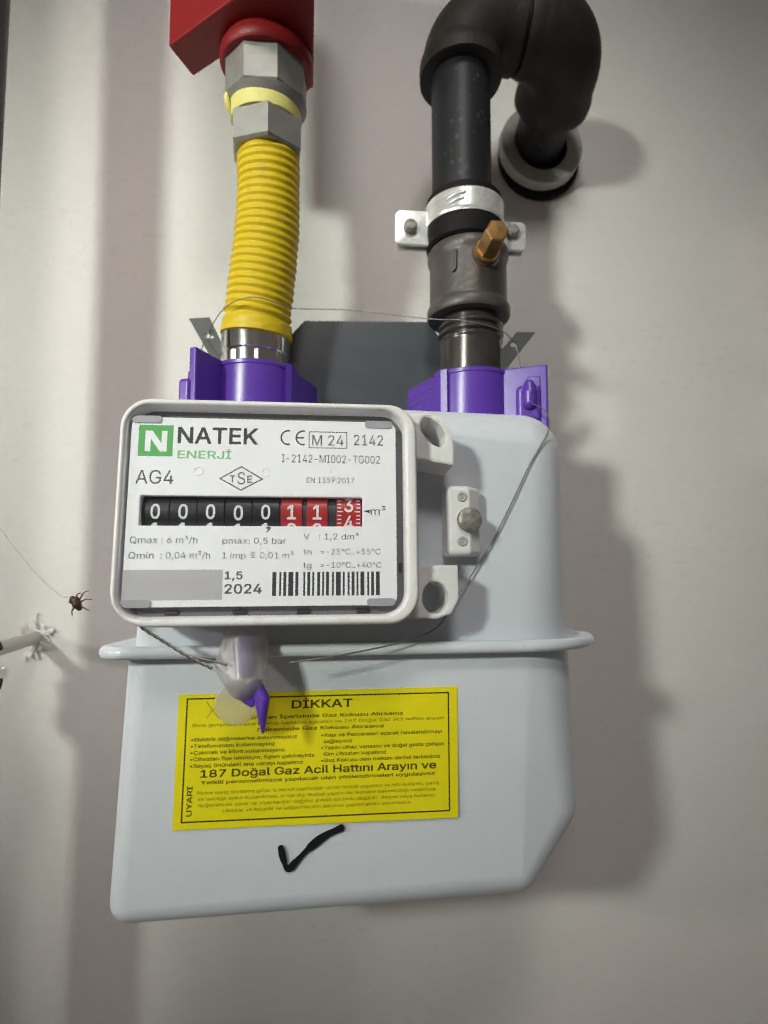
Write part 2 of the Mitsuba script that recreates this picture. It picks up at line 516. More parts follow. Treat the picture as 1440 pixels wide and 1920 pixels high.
gray.append(flat(frame.difference(frame.buffer(-.32)), PY))
# the CE sign: two open arcs
for cx, bar in ((-35.2, False), (-29.6, True)):
    ring = Point(cx, 80.4).buffer(2.95, 32).difference(Point(cx, 80.4).buffer(2.35, 32)).difference(sbox(cx + .6, 70, cx + 9, 90))
    if bar:
        ring = ring.union(sbox(cx - 2.6, 80.1, cx + .2, 80.7))
    dark.append(flat(ring, PY))
dia = Polygon([(-60.1, 64.4), (-52.1, 69.2), (-44.0, 64.4), (-52.1, 59.9)])
gray.append(flat(dia.difference(dia.buffer(-.45, join_style=2)), PY))
gray += [t('T', -56.2, 63.0, -54.2, 2.6, True), t('S', -53.4, 62.3, -50.6, 4.6), t('E', -49.9, 63.0, -48.1, 2.6, True)]
for q in dark:
    mobj(DP + '__lettering', q, 'ink_dark', False)
for q in gray:
    mobj(DP + '__fine_print', q, 'ink_gray', False)
N_cut = Polygon([(-86.9, 74.2), (-84.9, 74.2), (-84.9, 79.0), (-81.6, 74.2), (-79.1, 74.2), (-79.1, 82.0), (-81.1, 82.0), (-81.1, 77.3), (-84.4, 82.0), (-86.9, 82.0)])
mobj(DP + '__green_square', flat(sbox(-89.2, 72.4, -77.0, 84.1).difference(N_cut), PY), 'ink_green', False)
mobj(DP + '__green_lettering', t('ENERJİ', -75.2, 71.8, -55.8, 2.9, True), 'ink_light_green', False)
say(DP + '__green_square', 'green square emblem with a white letter N')
bars, x = [], -40.0
pat = [4, 3, 2, 2, 3, 2, 5, 2, 3, 5, 2, 2, 3, 2, 2, 3, 3, 2, 2, 2, 3, 3, 2, 2, 5, 2, 2, 3, 2, 2, 3, 2, 2, 2, 4, 3, 2, 2, 3, 2, 4]
k = 39.0 / sum(pat)
for i, p_ in enumerate(pat):
    if i % 2 == 0:
        bars.append(flat(sbox(x, 21.6, x + p_ * k, 30.2), PY))
    x += p_ * k
mobj(DP + '__barcode', cat(*bars), 'ink_dark', False)
mobj(DP + '__added_blank_strip', flat(sbox(-91.9, 20.4, -57.5, 31.1), PY), 'blank_gray', False)  # grey strip added, standing in for a blurred number on the plate
say(DP + '__added_blank_strip', 'added blank grey strip standing in for a blurred number beside the year')
for x, z in ((-67.4, 67.1), (-43.2, 66.9), (-18.6, 67.0), (-43.5, 37.6)):
    a = np.linspace(0, 2 * np.pi, 28, endpoint=False)
    mobj(DP + '__moulded_ring', cat(tube(np.c_[x / 1000 + .0015 * np.cos(a), np.full(28, PY - .0001), z / 1000 + .0015 * np.sin(a)], .00022, 8, True)), 'label_white')  # rings stand for small circles moulded in the clear cover

# number drums, each a turned roller with its own digits
DR, DC = .0116, np.array([PY + .0022 + .0116, .05245])
dig_x = (-82.7, -72.9, -63.1, -53.1, -43.2, -33.7, -24.2, -12.4)
shown = ['0', '0', '0', '0', '0', '1', '1', '3']
for i, xc in enumerate(dig_x):
    half = (4.86 if i < 4 else 4.9) if i < 5 else (3.9 if i < 7 else 4.6)
    red = i >= 5
    prof = [(DR - .0014, -half / 1000), (DR - .0002, -half / 1000), (DR, -half / 1000 + .0002), (DR, half / 1000 - .0002), (DR - .0002, half / 1000), (DR - .0014, half / 1000)]
    kd = mobj(GM + '__number_drum', rev(prof, 'x', (xc / 1000, DC[0], DC[1]), 60), 'drum_red' if red else 'drum_black', 30)
    d0 = int(shown[i])
    marks = []
    shift = 2.9 if i == 7 else (0.0 if i != 3 else -.35)
    for q in (-1, 0, 1, 2) if i == 7 else (-1, 0):
        m = meshkit.text_mesh(str((d0 - q) % 10), 5.2, .06, True)
        v = np.array(m.vertices)
        wd = v[:, 0].max() - v[:, 0].min()
        sx = min(1.0, 3.35 / wd)
        v[:, 0] = (v[:, 0] - v[:, 0].min() - wd / 2) * sx + xc
        m2 = tm(v, m.faces).subdivide_to_size(1.6) if hasattr(trimesh.Trimesh, 'subdivide_to_size') else tm(v, m.faces)
        v = np.array(m2.vertices)
        th = (v[:, 1] - 2.6 + shift + q * 6.85) / (DR * 1000)
        rad = DR + v[:, 2] / 1000 + .00001
        marks.append(tm(np.c_[v[:, 0] / 1000, DC[0] - rad * np.cos(th), DC[1] + rad * np.sin(th)], m2.faces))
    if i == 7:
        for q in range(-9, 10):
            th = (q * 1.458 + .3) / (DR * 1000)
            for sx in (-1, 1):
                ln = 1.5 if q % 5 else 2.1
                xa, xb = sorted((xc + sx * 4.3, xc + sx * (4.3 - ln)))
                v = np.array([(xx / 1000, DC[0] - (DR + .00007) * np.cos(th + e), DC[1] + (DR + .00007) * np.sin(th + e)) for xx, e in ((xa, -.019), (xb, -.019), (xb, .019), (xa, .019))])
                marks.append(tm(v, [[0, 1, 2], [0, 2, 3]]))
    mobj(kd + '__digits', cat(*marks), 'digit_white', False)
    labels[kd] = {'label': 'red number drum' if red else 'black number drum'}
mobj(GM + '__drum_gap_filler', rev([(.0001, -.0885), (DR - .0008, -.0885), (DR - .0008, -.0062), (.0001, -.0062)], 'x', (0, DC[0], DC[1]), 48), 'slot_plastic', 30)  # black filler added so the gaps between the drums stay dark
mobj(GM + '__drum_bed', bx(-.0890, -.0060, -.0722, -.0700, .0440, .0600, .0004), 'slot_plastic')
# clear cover: a thin pane let into the bezel
mobj(GM + '__window_pane', face_loft((inner[0] + .0003, inner[1] - .0003, inner[2] + .0003, inner[3] - .0003, .0082), [(0, -.0842)], False, True), 'clear_pane', False)

# lugs on the right of the counter housing
up = Polygon([(11.5, 93.6), (20, 95.0), (26.5, 93.0), (30.2, 88.0), (31.2, 81.0), (31.0, 72.8), (11.5, 75.8)]).buffer(.8).buffer(-.8)
hole_u = Polygon([(17.4, 90.2), (19.0, 92.7), (21.6, 92.6), (25.2, 90.0), (27.6, 86.0), (27.2, 82.0), (25.4, 80.4), (22.6, 81.6), (19.6, 84.6), (17.8, 87.6)]).buffer(.6).buffer(-.3)
lo = Polygon([(11.5, 31.8), (31.6, 31.8), (31.6, 18.5), (28.6, 12.9), (23.0, 10.9), (11.5, 11.0)]).buffer(-.6).buffer(.6)
hole_l = affinity.scale(Point(22.2, 19.0).buffer(1, 32), 5.3, 6.4)
for name, pg in (('upper', up.difference(hole_u)), ('lower', lo.difference(hole_l))):
    pg = affinity.translate(affinity.scale(pg, .971, .971, origin=(-19.1, 63.4)), 0, 0)
    mobj(GM + '__lug', extrude_y(affinity.scale(pg, .001, .001, origin=(0, 0)), -.0760, -.0552, .0007), 'abs_plastic', False)
labels[GM + '__lug'] = {'label': 'upper plastic lug with a leaf-shaped hole'}
labels[GM + '__lug_001'] = {'label': 'lower plastic lug with an oval hole'}
sbk = GM + '__seal_block'
blk = [((x, y, z), .0022) for x, y in ((.0306, -.0638), (.0372, -.0638), (.0414, -.0600), (.0306, -.0560), (.0414, -.0560)) for z in (.0392, .0640)]
mobj(sbk, hull_spheres(blk, 3), 'abs_plastic', 45)
mobj(sbk + '__screw', rev([(.0001, -.0034), (.0034, -.0033), (.0047, -.0026), (.0051, -.0016), (.0051, .002), (.0001, .002)], 'y', (.0376, -.0658, .0517), 40), 'screw_metal', 30)
for x, z in ((.0350, .0613), (.0347, .0428)):
    a = np.linspace(0, 2 * np.pi, 28, endpoint=False)
    mobj(sbk + '__stud', rev([(.0022, .0008), (.0022, -.0002), (.0018, -.0006), (.0012, -.0006), (.0010, -.0002), (.0007, -.0001), (.0005, -.0005), (.0001, -.0006)], 'y', (x, -.0659, z), 28), 'stud_plastic', 40)

# warning sticker
SY = -.0552
SK = GM + '__warning_sticker'
st = Polygon([(-78.1, -16.9), (33.4, -16.4), (32.5, -67.1), (-78.3, -66.6)])
mobj(SK, flat(st, SY, .00012), 'sticker_yellow', False)
say(SK, 'yellow warning sticker printed in black')
SY -= .00014
ts = lambda s, a, b, c, cap, bold=False: txt(s, a, b, c, cap, bold, y=SY)
bd = Polygon([(-75.0, -18.3), (29.9, -18.5), (29.3, -64.6), (-75.3, -64.2)])
ink = [flat(bd.difference(bd.buffer(-.55, join_style=2)), SY)]
ink += [ts('DİKKAT', -34.2, -23.2, -9.8, 3.0, True),
        ts('Apartman İçerisinde Gaz Kokusu Alırsanız', -55.0, -26.9, 10.8, 1.25, True),
        ts('Bina girişindeki ana kesme vanasını kapatın ve 187 Doğal Gaz acil hattını arayın', -72.4, -29.2, 27.6, 1.2),
        ts('Dairenizde Gaz Kokusu Alırsanız', -47.4, -31.6, 2.9, 1.25, True)]
for i, (s, e) in enumerate((('•Elektrik düğmelerine dokunmayınız', -31.9), ('•Telefonunuzu kullanmayınız', -40.4), ('•Çakmak ve kibrit kullanmayınız', -36.4), ('•Cihazları fişe takmayın, fişten çekmeyiniz', -24.9), ('•Sayaç önündeki ana vanayı kapatınız', -29.3))):
    ink.append(ts(s, -72.7, -34.6 - 2.42 * i, e, 1.3, True))
for i, (s, a, e) in enumerate((('•Kapı ve Pencereleri açarak havalandırmayı', -22.3, 26.6), ('sağlayınız', -21.4, -10.0), ('•Yakıcı cihaz vanasını ve doğal gazla çalışan', -22.3, 27.4), ('tüm cihazları kapatınız', -21.4, 3.6), ('•Gaz Kokusu olan mekanı derhal terkediniz', -22.3, 25.6))):
    ink.append(ts(s, a, -34.5 - 2.40 * i, e, 1.3, True))
ink += [ts('187 Doğal Gaz Acil Hattını Arayın ve', -68.7, -48.0, 24.0, 2.7, True),
        ts('Yetkili personelimizce yapılacak olan yönlendirmeleri uygulayınız', -68.4, -50.5, 23.3, 1.25, True)]
for i, (s, a, e) in enumerate((('Abone sayaç tesisatına girişe, iç tesisat yapılmadan izinsiz tesisat uygunsuz ve kötü kullanım, yanlış', -69.8, 24.9),
                               ('ve tekniğe aykırı kullanılması, proje dışı tesisat yapımı ile tesisatın bakımsızlığı nedeniyle', -69.4, 23.6),
                               ('doğabilecek zarar ve ziyanlardan dağıtım şirketi sorumlu değildir. Abone veya kullanıcı', -69.2, 23.4),
                               ('cihazlar ve bacalar ile bağlantılarının bakımını yaptırmaktan sorumludur.', -59.8, 13.9))):
    ink.append(ts(s, a, -54.2 - 2.25 * i, e, 1.2))
u = meshkit.text_mesh('UYARI', 2.0, .06, True)
v = np.array(u.vertices)
v[:, 0] *= 11.2 / v[:, 0].max()
ink.append(tm(np.c_[-71.4 - v[:, 1], SY * 1000 - v[:, 2], -62.2 + v[:, 0]] / 1000, u.faces))
for q in ink:
    mobj(SK + '__lettering', q, 'sticker_ink', False)
pen = LineString([(-67.2, -19.9), (-65.0, -23.2), (-62.3, -26.2)]).buffer(.2).union(LineString([(-62.6, -20.6), (-65.4, -23.6), (-67.0, -26.0)]).buffer(.17))
mobj(SK + '__pencil_cross', flat(pen, SY, .00003), 'sticker_pencil', False)

# black felt-pen tick
stroke = curve([(-37.4, -75.0, 0), (-36.2, -79.4, 0), (-34.5, -82.6, 0), (-31.2, -79.7, 0), (-26.5, -75.4, 0), (-20.6, -71.4, 0), (-14.3, -68.9, 0)], 90)
tick = None
for i, q in enumerate(stroke):
    d = Point(q[0], q[1]).buffer(1.15 + .22 * math.sin(i * .21) + (.25 if i > 60 else 0), 16)
    tick = d if tick is None else tick.union(d)
mobj(GM + '__tick_mark', flat(tick.simplify(.03), -.0551, .00008), 'marker_ink', False)
say(GM + '__tick_mark', 'black felt-pen tick below the sticker')

# threaded sockets on top of the case
CLX, CRX, CY_ = -.0405, .0770, .2865
for x in (CLX, CRX):
    obj(GM + '__socket', rev([(.0165, .055), (.0165, .074), (.0160, .0745)], 'z', (x, CY_, 0), 48), 'steel_paint')

# ------------------------------------------------------------------ purple seal clamps over the two unions
def clamp_body(flat_dir, x, z0, z1):
    """Clip-on half shell: round in front, one flat cheek running back towards the other clamp."""
    s = flat_dir
    pts = []
    for a in np.radians(np.linspace(200, 332, 24)):
        pts.append((.0222 * math.cos(a), .0222 * math.sin(a)))
    pts += [(.0196, -.0092), (.0345, .0290), (.0310, .0300), (-.0200, .0250)]
    pts = [(x + s * px_, CY_ + py_) for px_, py_ in pts]
    return prism(pts if s > 0 else pts[::-1], z0, z1, .0007)


for key, s, x, lab in (('seal_clamp', 1, CLX, 'purple plastic seal clamp around the left union, under the yellow hose'), ('seal_clamp_001', -1, CRX, 'purple plastic seal clamp around the right union, under the iron coupling')):
    say(key, lab, 'seal clamp', group='purple seal clamps on the meter unions')
    obj(key + '__body', clamp_body(s, x, .062, .0945), 'purple_plastic', 30)
    lip = [(x + s * 1.028 * .0222 * math.cos(a_), CY_ + 1.028 * .0222 * math.sin(a_)) for a_ in np.radians(np.linspace(200, 332, 24))] + [(x + s * .0150, CY_ - .004), (x - s * .0150, CY_ - .004)]
    for z_ in (.0922, .0640):
        obj(key + '__lip', prism(lip[::s] if s < 0 else lip, z_, z_ + .0026, .0005), 'purple_plastic', 30)
    obj(key + '__rib', prism([(x - s * .0205, CY_ - .0096), (x - s * .0222, CY_ - .0112), (x - s * .0196, CY_ - .0136), (x - s * .0180, CY_ - .0120)], .0668, .0918, .0003), 'purple_plastic', 30)
    rx = x + s * .0170
    obj(key + '__rib', prism([(rx, CY_ - .0172), (rx + s * .0030, CY_ - .0155), (rx + s * .0052, CY_ - .0090), (rx + s * .001, CY_ - .006)][::s], .0622, .0947, .0004), 'purple_plastic', 30)
    # the locking tab sticks out to the free side, with a knob
    a0, a1 = (np.array([x - .0165, CY_ - .0150]), np.array([x - .0245, CY_ - .0325])) if s > 0 else (np.array([x + .0130, CY_ - .0150]), np.array([x + .0335, CY_ - .0250]))
    d = unit(np.r_[a1 - a0, 0])[:2]
    nrm = np.array([-d[1], d[0]])
    zt = (.0955, .0615) if s > 0 else (.0955, .0585)
    th = .0011
    it = [((*(q + nrm * o), z), .0009) for q in (a0, a1) for o in (-th, th) for z in ((zt[1] + .001 + (.004 if s < 0 and q is a0 else 0)), zt[0] - .001)]
    obj(key + '__tab', hull_spheres(it, 2), 'purple_plastic', 40)
    kc = a0 * .12 + a1 * .88
    side = nrm * (1 if (nrm[0] * -s) > 0 else -1)
    if s > 0:
        kn = [((*(a1 + side * o + d * .0004), z), .0019) for o in (.0024, .0052) for z in (.0685, .0785)]
        obj(key + '__knob', hull_spheres(kn, 3), 'purple_plastic', 50)
        obj(key + '__knob', hull_spheres([((*(a1 + side * .0018 - d * .001), z), .0016) for z in (.066, .083)], 3), 'purple_plastic', 50)
    else:
        q = a0 * .42 + a1 * .58 - side * .0048
        q = np.array([x + .0240, CY_ - .0262])
        obj(key + '__knob', hull_spheres([((q[0], q[1], z), r) for z, r in ((.0750, .0036), (.0800, .0036), (.0845, .0026))], 3), 'purple_plastic', 50)
        obj(key + '__knob', hull_spheres([((x + .0215, CY_ - .0215, z), .0028) for z in (.068, .082)] + [((x + .0285, CY_ - .0245, z), .0024) for z in (.068, .082)], 3), 'purple_plastic', 50)
        e = [((*(a0 * (1 - f) + a1 * f - (-side if False else side) * -.0 + nrm * np.sign(nrm[1]) * -.0018), z), .0007) for f in (.62, .86) for z in (.0655, .0890)]
        obj(key + '__panel', hull_spheres(e, 2), 'purple_plastic', 40)

# raised moulding marks on the flat cheek of the right clamp
p0, p1 = np.array([CRX - .0200, CY_ - .0082]), np.array([CRX - .0335, CY_ + .0265])
cd = unit(np.r_[p1 - p0, 0])[:2]
cn = np.array([-cd[1], cd[0]])
cn = cn if cn[0] < 0 else -cn
marks = []
for zr, f0 in ((.0888, .10), (.0842, .12), (.0798, .08)):
    f = f0
    while f < .86:
        ln = rng.uniform(.02, .05)
        a_, b_ = p0 + (p1 - p0) * f, p0 + (p1 - p0) * (f + ln)
        marks.append(hull_spheres([((*(q_ + cn * .0001), zr + o), .00022) for q_ in (a_, b_) for o in (0, .0008)], 1))
        f += ln + rng.uniform(.02, .045)
obj('seal_clamp_001__moulding_marks', cat(*marks), 'purple_plastic', 40)
labels['seal_clamp_001__moulding_marks'] = {'kind': 'stuff'}

# ------------------------------------------------------------------ yellow hose with chrome collar and grey union
FH = 'flexible_hose'
say(FH, 'yellow corrugated gas hose running from the red valve down to the meter', 'hose')
hp = curve([(-.0405, .2862, .1142), (-.0403, .2857, .1180), (-.0400, .2845, .1240), (-.0369, .2805, .1479), (-.0347, .2771, .1676), (-.0338, .2737, .1866), (-.0338, .2711, .2010), (-.0342, .2694, .2090)], 560)
s = np.r_[0, np.cumsum(np.linalg.norm(np.diff(hp, axis=0), axis=1))]
pitch = .0038
base = np.interp(s, [0, .004, .0085, .014, .04, .07, .13], [.0190, .0186, .0177, .0172, .0169, .0160, .0154])
wave = .00038 * np.cos(2 * np.pi * s / pitch)
fade = np.clip((s - .0085) / .004, 0, 1)
cuff = -.0009 * np.exp(-((s - .0092) / .0012)**2) + .0004 * np.exp(-((s - .0115) / .001)**2)
irregular = .00018 * np.sin(s * 310) * np.sin(s * 97)
obj(FH + '__corrugated_tube', tube(hp, base + wave * fade * (.75 + .5 * np.interp(s, [0, .13], [1, .2])) + cuff + irregular * fade, 72), 'hose_yellow', True)
obj(FH + '__collar', rev([(.0165, .1185), (.0178, .1185), (.0180, .1180), (.0180, .1035), (.0174, .1028), (.0174, .0900)], 'z', (-.0410, .2870, 0), 72), 'chrome', 30)
hexa = [(-.0410 + .0181 * math.cos(a), .2870 + .0181 * math.sin(a)) for a in np.radians(np.arange(8) * 45 + 12)]
obj(FH + '__collar_flats', prism(hexa, .0905, .1024, .0005), 'chrome', 20)
UX, UY, UZ = -.0345, .2692, .2080                # the union, its nut and the valve lean a little out from the wall
LR = np.array(trimesh.transformations.rotation_matrix(math.radians(6), [1, 0, 0], [UX, UY, UZ]))


def lean(m):
    m = m.copy()
    m.apply_transform(LR)
    return m


ngon = lambda n, r, a0: [(UX + r * math.cos(a), UY + r * math.sin(a)) for a in np.radians(np.arange(n) * 360 / n + a0)]
obj(FH + '__nut', lean(prism(ngon(6, .0194, 38), .2042, .2205, .0011)), 'union_metal', 20)
tp = [(.0165, .2195), (.0178, .2200), (.0181, .2225), (.0180, .2262), (.0184, .2272), (.0181, .2300), (.0172, .2312)]
obj(FH + '__sealing_tape', lean(rev(tp, 'z', (UX - .0004, UY, 0), 56)), 'tape_yellow', 40)
fl = curve([(-.0512, .2640, .2310), (-.0535, .2600, .2285), (-.0532, .2610, .2235), (-.0518, .2640, .2200)], 16)
obj(FH + '__sealing_tape', tube(fl, [.0006 + .0008 * math.sin(math.pi * i / (len(fl) - 1)) for i in range(len(fl))], 8), 'tape_yellow')
obj(FH + '__union', lean(cat(prism(ngon(8, .0211, 20), .2295, .2490, .0012), rev([(.0180, .2262), (.0205, .2296), (.019, .2310)], 'z', (UX, UY, 0), 48))), 'union_metal', 20)

# ------------------------------------------------------------------ red valve above the hose
RV = 'shutoff_valve'
say(RV, 'red painted gas valve with an angular housing, cut by the top edge', 'valve')
obj(RV + '__body', lean(rev([(.0190, .2470), (.0228, .2472), (.0237, .2484), (.0239, .2510), (.0235, .2530), (.0224, .2548), (.0220, .2600)], 'z', (UX, UY, 0), 72)), 'red_paint', 40)
e1 = unit([.0570, -.0423, 0])[:2]
slab = [(-.0820, .2628), (-.0820 + .075 * e1[0], .2628 + .075 * e1[1]), (-.0751, .2775), (-.0751 + .070 * e1[0], .2775 + .070 * e1[1])]
obj(RV + '__box', hull_spheres([((x, y, z), .0012) for x, y in slab for z in (.2550, .40)], 2), 'red_paint', 40)
plan = [(-.0470, .2390), (-.0250, .2205), (-.0100, .2200), (-.0115, .2560), (-.0125, .2800), (-.0300, .2880), (-.0520, .2750)]
obj(RV + '__housing', hull_spheres([((x, y, z), .0012) for x, y in plan for z in (.2556, .40)], 2), 'red_paint', 40)
# ------------------------------------------------------------------ black gas pipe: riser, two elbows, leg into the wall
GP = 'gas_pipe'
PX, PYY = .0730, .2850
say(GP, 'black gas pipe with two dark iron elbows bending back into the wall', 'pipe')
obj(GP + '__straight_pipe', rev([(.0168, .150), (.0168, .300)], 'z', (PX, PYY, 0), 64), 'pipe_black')
EZ, EX = .3055, .1425
r_el = .0215
p1 = [(PX, PYY, .2705), (PX, PYY, .2760)] + [(PX + .028 - .028 * math.cos(a), PYY, EZ - .028 + .028 * math.sin(a)) for a in np.linspace(.05, np.pi / 2, 22)] + [(PX + .0335, PYY, EZ)]
rad1 = [.0236, .0238] + [.0222] * 22 + [.0226]
rad1[2] = .0234
inner_lip = rev([(.0170, .2712), (.0228, .2704), (.0236, .2716)], 'z', (PX, PYY, 0), 48, False)
obj(GP + '__elbow', cat(tube(p1, rad1, 48), inner_lip), 'elbow_iron', 50)
ring = lambda x, r, w_: rev([(r - .003, -w_), (r, -w_ + .0008), (r, w_ - .0008), (r - .003, w_)], 'x', (x, PYY, EZ), 48)
obj(GP + '__nipple', ring(PX + .0345, .0190, .003), 'pipe_black')
dy, dz = .0775, -.0120            # the leg to the wall drops a little
leg = unit([0.006, dy, dz])
c0 = np.array([EX, PYY, EZ])
p2 = [(PX + .0365, PYY, EZ), (PX + .0405, PYY, EZ), (EX - .026, PYY, EZ)]
for a in np.linspace(.05, np.pi / 2, 20):
    p2.append(tuple(c0 + np.array([-.026 * (1 - math.sin(a)), 0, 0]) + leg * .026 * (1 - math.cos(a))))
for f in (.030, .036, .041, .043):
    p2.append(tuple(c0 + leg * f))
rad2 = [.0222, .0236, .0226] + [.0232] * 20 + [.0236, .0252, .0252, .0225]
obj(GP + '__elbow', cat(tube(p2, rad2, 48)), 'elbow_iron', 50)
obj(GP + '__wall_pipe', tube([c0 + leg * f for f in (.03, .06, .0785)], .0180, 48), 'pipe_black')
WE = c0 + leg * .0785

say('pipe_rosette', 'grey-white round cover plate where the black pipe enters the wall', 'pipe cover')
rc = np.array([.1500, 0, .2920])
prof = [(.0190, .3530), (.0240, .3518), (.0296, .3520), (.0304, .3530), (.0306, .3590), (.0300, .3602)]
obj('pipe_rosette__disc', rev(prof, 'y', rc, 64, False), 'rosette_white', 40)
obj('pipe_rosette__hole_disc', rev([(.0295, .3652), (.0305, .3640), (.0300, .3606), (.0200, .3604)], 'y', rc + [.0014, 0, -.0048], 56), 'rubber', 40)  # black disc standing in for the dark open hole behind the cover plate

# iron coupling with a brass plug
PC = 'pipe_coupling'
say(PC, 'dark grey cast iron coupling with a brass plug, below the steel pipe clip', 'coupling')
prof = [(.0175, .1282), (.0222, .1278), (.0230, .1290), (.0230, .1322), (.0222, .1342), (.0214, .1360), (.0214, .1585), (.0220, .1602), (.0226, .1620), (.0226, .1650), (.0216, .1664), (.0172, .1667)]
jm = tube(curve([(.0645 + .0003, .2665, .1580), (.0645, .2663, .1520), (.0643, .2666, .1478), (.0628, .2674, .1466)], 24), .0009, 10)
obj(PC + '__body', cat(rev(prof, 'z', (.0760, PYY, 0), 72), jm), 'coupling_iron', 45)
prof = [(.0172, .0900), (.0172, .1130), (.0178, .1142), (.0178, .1150), (.0164, .1160), (.0164, .1168), (.0181, .1180), (.0181, .1192), (.0163, .1204), (.0163, .1210), (.0179, .1222), (.0179, .1232), (.0165, .1242), (.0165, .1300)]
obj(PC + '__nipple', rev(prof, 'z', (.0772, PYY, 0), 64), 'thread_iron', 40)
bxc, bzc = .0800, .1555
obj(PC + '__boss', rev([(.0085, .2690), (.0080, .2655), (.0070, .2630), (.0060, .2630)], 'y', (bxc, 0, bzc), 40), 'coupling_iron', 45)
obj(PC + '__brass_plug', cat(rev([(.0058, .2640), (.0058, .2520), (.0062, .2515), (.0060, .2440), (.0052, .2432), (.0002, .2430)], 'y', (bxc, 0, bzc), 6),
                             rev([(.0063, .2640), (.0065, .2632), (.0065, .2600), (.0060, .2590)], 'y', (bxc, 0, bzc), 32)), 'brass', 25)
say(PC + '__brass_plug', 'brass test plug pointing out of the coupling')

# pipe clip round the pipe above the coupling
CL = 'pipe_clip'
say(CL, 'galvanised pipe clip with rubber lining and screwed ears around the black pipe', 'pipe clip')
cz = .1855
cx_ = .0742
prof = [(.0208, cz - .0064), (.0222, cz - .0064), (.0222, cz - .0058), (.0226, cz - .0048), (.0222, cz - .0036), (.0222, cz + .0036), (.0226, cz + .0048), (.0222, cz + .0062), (.0208, cz + .0062)]
obj(CL + '__band', rev(prof, 'z', (cx_, PYY, 0), 72), 'galvanised', 40)
prof = [(.0166, cz - .0180), (.0200, cz - .0180), (.0214, cz - .0168), (.0221, cz - .0110), (.0219, cz - .0070), (.0209, cz - .0066), (.0209, cz + .0066), (.0214, cz + .0074), (.0213, cz + .0102), (.0200, cz + .0114), (.0166, cz + .0114)]
obj(CL + '__lining', rev(prof, 'z', (cx_, PYY, 0), 72), 'rubber', 40)
for sx, x0, x1, z0, z1 in ((-1, .0343, .0535, .1688, .1886), (1, .0950, .1092, .1690, .1856)):
    rc4 = (.0030, .0008, .0008, .0042) if sx < 0 else (.0008, .0022, .0030, .0008)
    obj(CL + '__ear', face_loft((x0, x1, z0, z1, rc4), [(-.0005, PYY - .0032), (0, PYY - .0028), (0, PYY - .0012)]), 'galvanised', 40)
    obj(CL + '__ear', face_loft((x0 + .0015, x1 - .0010, z0 - .0008, z1 - .0015, .0010), [(0, PYY + .0010), (0, PYY + .0024), (-.0004, PYY + .0028)]), 'galvanised', 40)
    xm, zm = (.0428, .1782) if sx < 0 else (.1008, .1790)
    obj(CL + '__screw', cat(rev([(.0001, -.0072), (.0024, -.0071), (.0036, -.0060), (.0038, -.0046), (.0038, -.0030)], 'y', (xm, PYY, zm), 30),
                            rev([(.0026, -.0030), (.0026, .0100), (.0020, .0108)], 'y', (xm, PYY, zm), 24)), 'screw_metal', 35)
emb = curve([(.0600, .2680, .1855), (.0640, .2652, .1872), (.0700, .2632, .1884)], 14)
obj(CL + '__bead', tube(emb, [.0004] + [.0012] * (len(emb) - 2) + [.0004], 8), 'galvanised', 50)
emb = curve([(.0612, .2670, .1832), (.0650, .2645, .1845), (.0690, .2634, .1852)], 14)
obj(CL + '__bead', tube(emb, [.0004] + [.0009] * (len(emb) - 2) + [.0004], 8), 'galvanised', 50)

# ------------------------------------------------------------------ dark bracket plate between the unions, with two bent tabs
MB = 'mounting_bracket'
say(MB, 'dark blue-grey steel bracket plate standing between the two unions', 'bracket')
pg = Polygon([(-.0290, .0600), (.0700, .0600), (.0700, .1180), (.0580, .1365), (-.0160, .1340), (-.0290, .1190)]).buffer(.0006)
obj(MB + '__plate', extrude_y(pg, .3090, .3115, .0004), 'plate_paint', False)


def strip(pts, y, th, tilt=0.0):
    q = Polygon(pts).buffer(-.0004).buffer(.0004)
    return q


for i, (quad, hole) in enumerate(((((-.0766, .1236), (-.0658, .1247), (-.0515, .0950), (-.0575, .0910), (-.0636, .1006)), (-.0667, .1144)),
                                  (((.1001, .1181), (.1108, .1185), (.0900, .0923), (.0823, .0900), (.0823, .0974)), (.0983, .1111)))):
    q = Polygon(quad).difference(Point(hole).buffer(.0014, 16)).difference(Point(hole[0] + (.0024 if i == 0 else -.001), hole[1] - .0004).buffer(.0010, 12))
    obj(MB + '__bent_tab', extrude_y(q, (.2870, .2742)[i], (.2885, .2757)[i], .0003), 'tab_steel', False)

# ------------------------------------------------------------------ seal wires
def L2(p):
    return np.asarray(p, float) @ MR.T + MO


say('seal_wire', 'thin steel sealing wire stretched between the two purple clamps across hose and coupling', 'wire')
wp = curve([(-.0640, .2600, .0930), (-.0668, .2866, .1143), (-.0575, .2740, .1215), (-.0480, .2640, .1235), (-.0380, .2620, .1250), (-.0270, .2670, .1245), (-.0205, .2770, .1270), (.0100, .2740, .1260), (.0500, .2680, .1205), (.0640, .2590, .1165), (.0760, .2590, .1150), (.0880, .2630, .1135), (.0950, .2700, .1125), (.0990, .2738, .1108), (.1000, .2690, .0960), (.0985, .2640, .0830)], 150)
obj('seal_wire', tube(wp, .00028, 7), 'wire_steel', True)
say('seal_wire_001', 'thin steel sealing wire running down the meter front from the right purple clamp', 'wire')
w2 = curve([(.1000, .2560, .0800), (.1003, .2560, .0740)] + [tuple(L2(q)) for q in ((.0800, -.0480, .1060), (.0790, -.0545, .0950), (.0690, -.0565, .0790), (.0590, -.0568, .0600), (.0495, -.0570, .0430), (.0400, -.0575, .0290), (.0320, -.0600, .0190), (.0240, -.0640, .0085), (.0100, -.0680, .0035), (-.0120, -.0710, -.0005), (-.0340, -.0740, -.0030))], 150)
obj('seal_wire_001', tube(w2, .00032, 7), 'wire_steel', True)
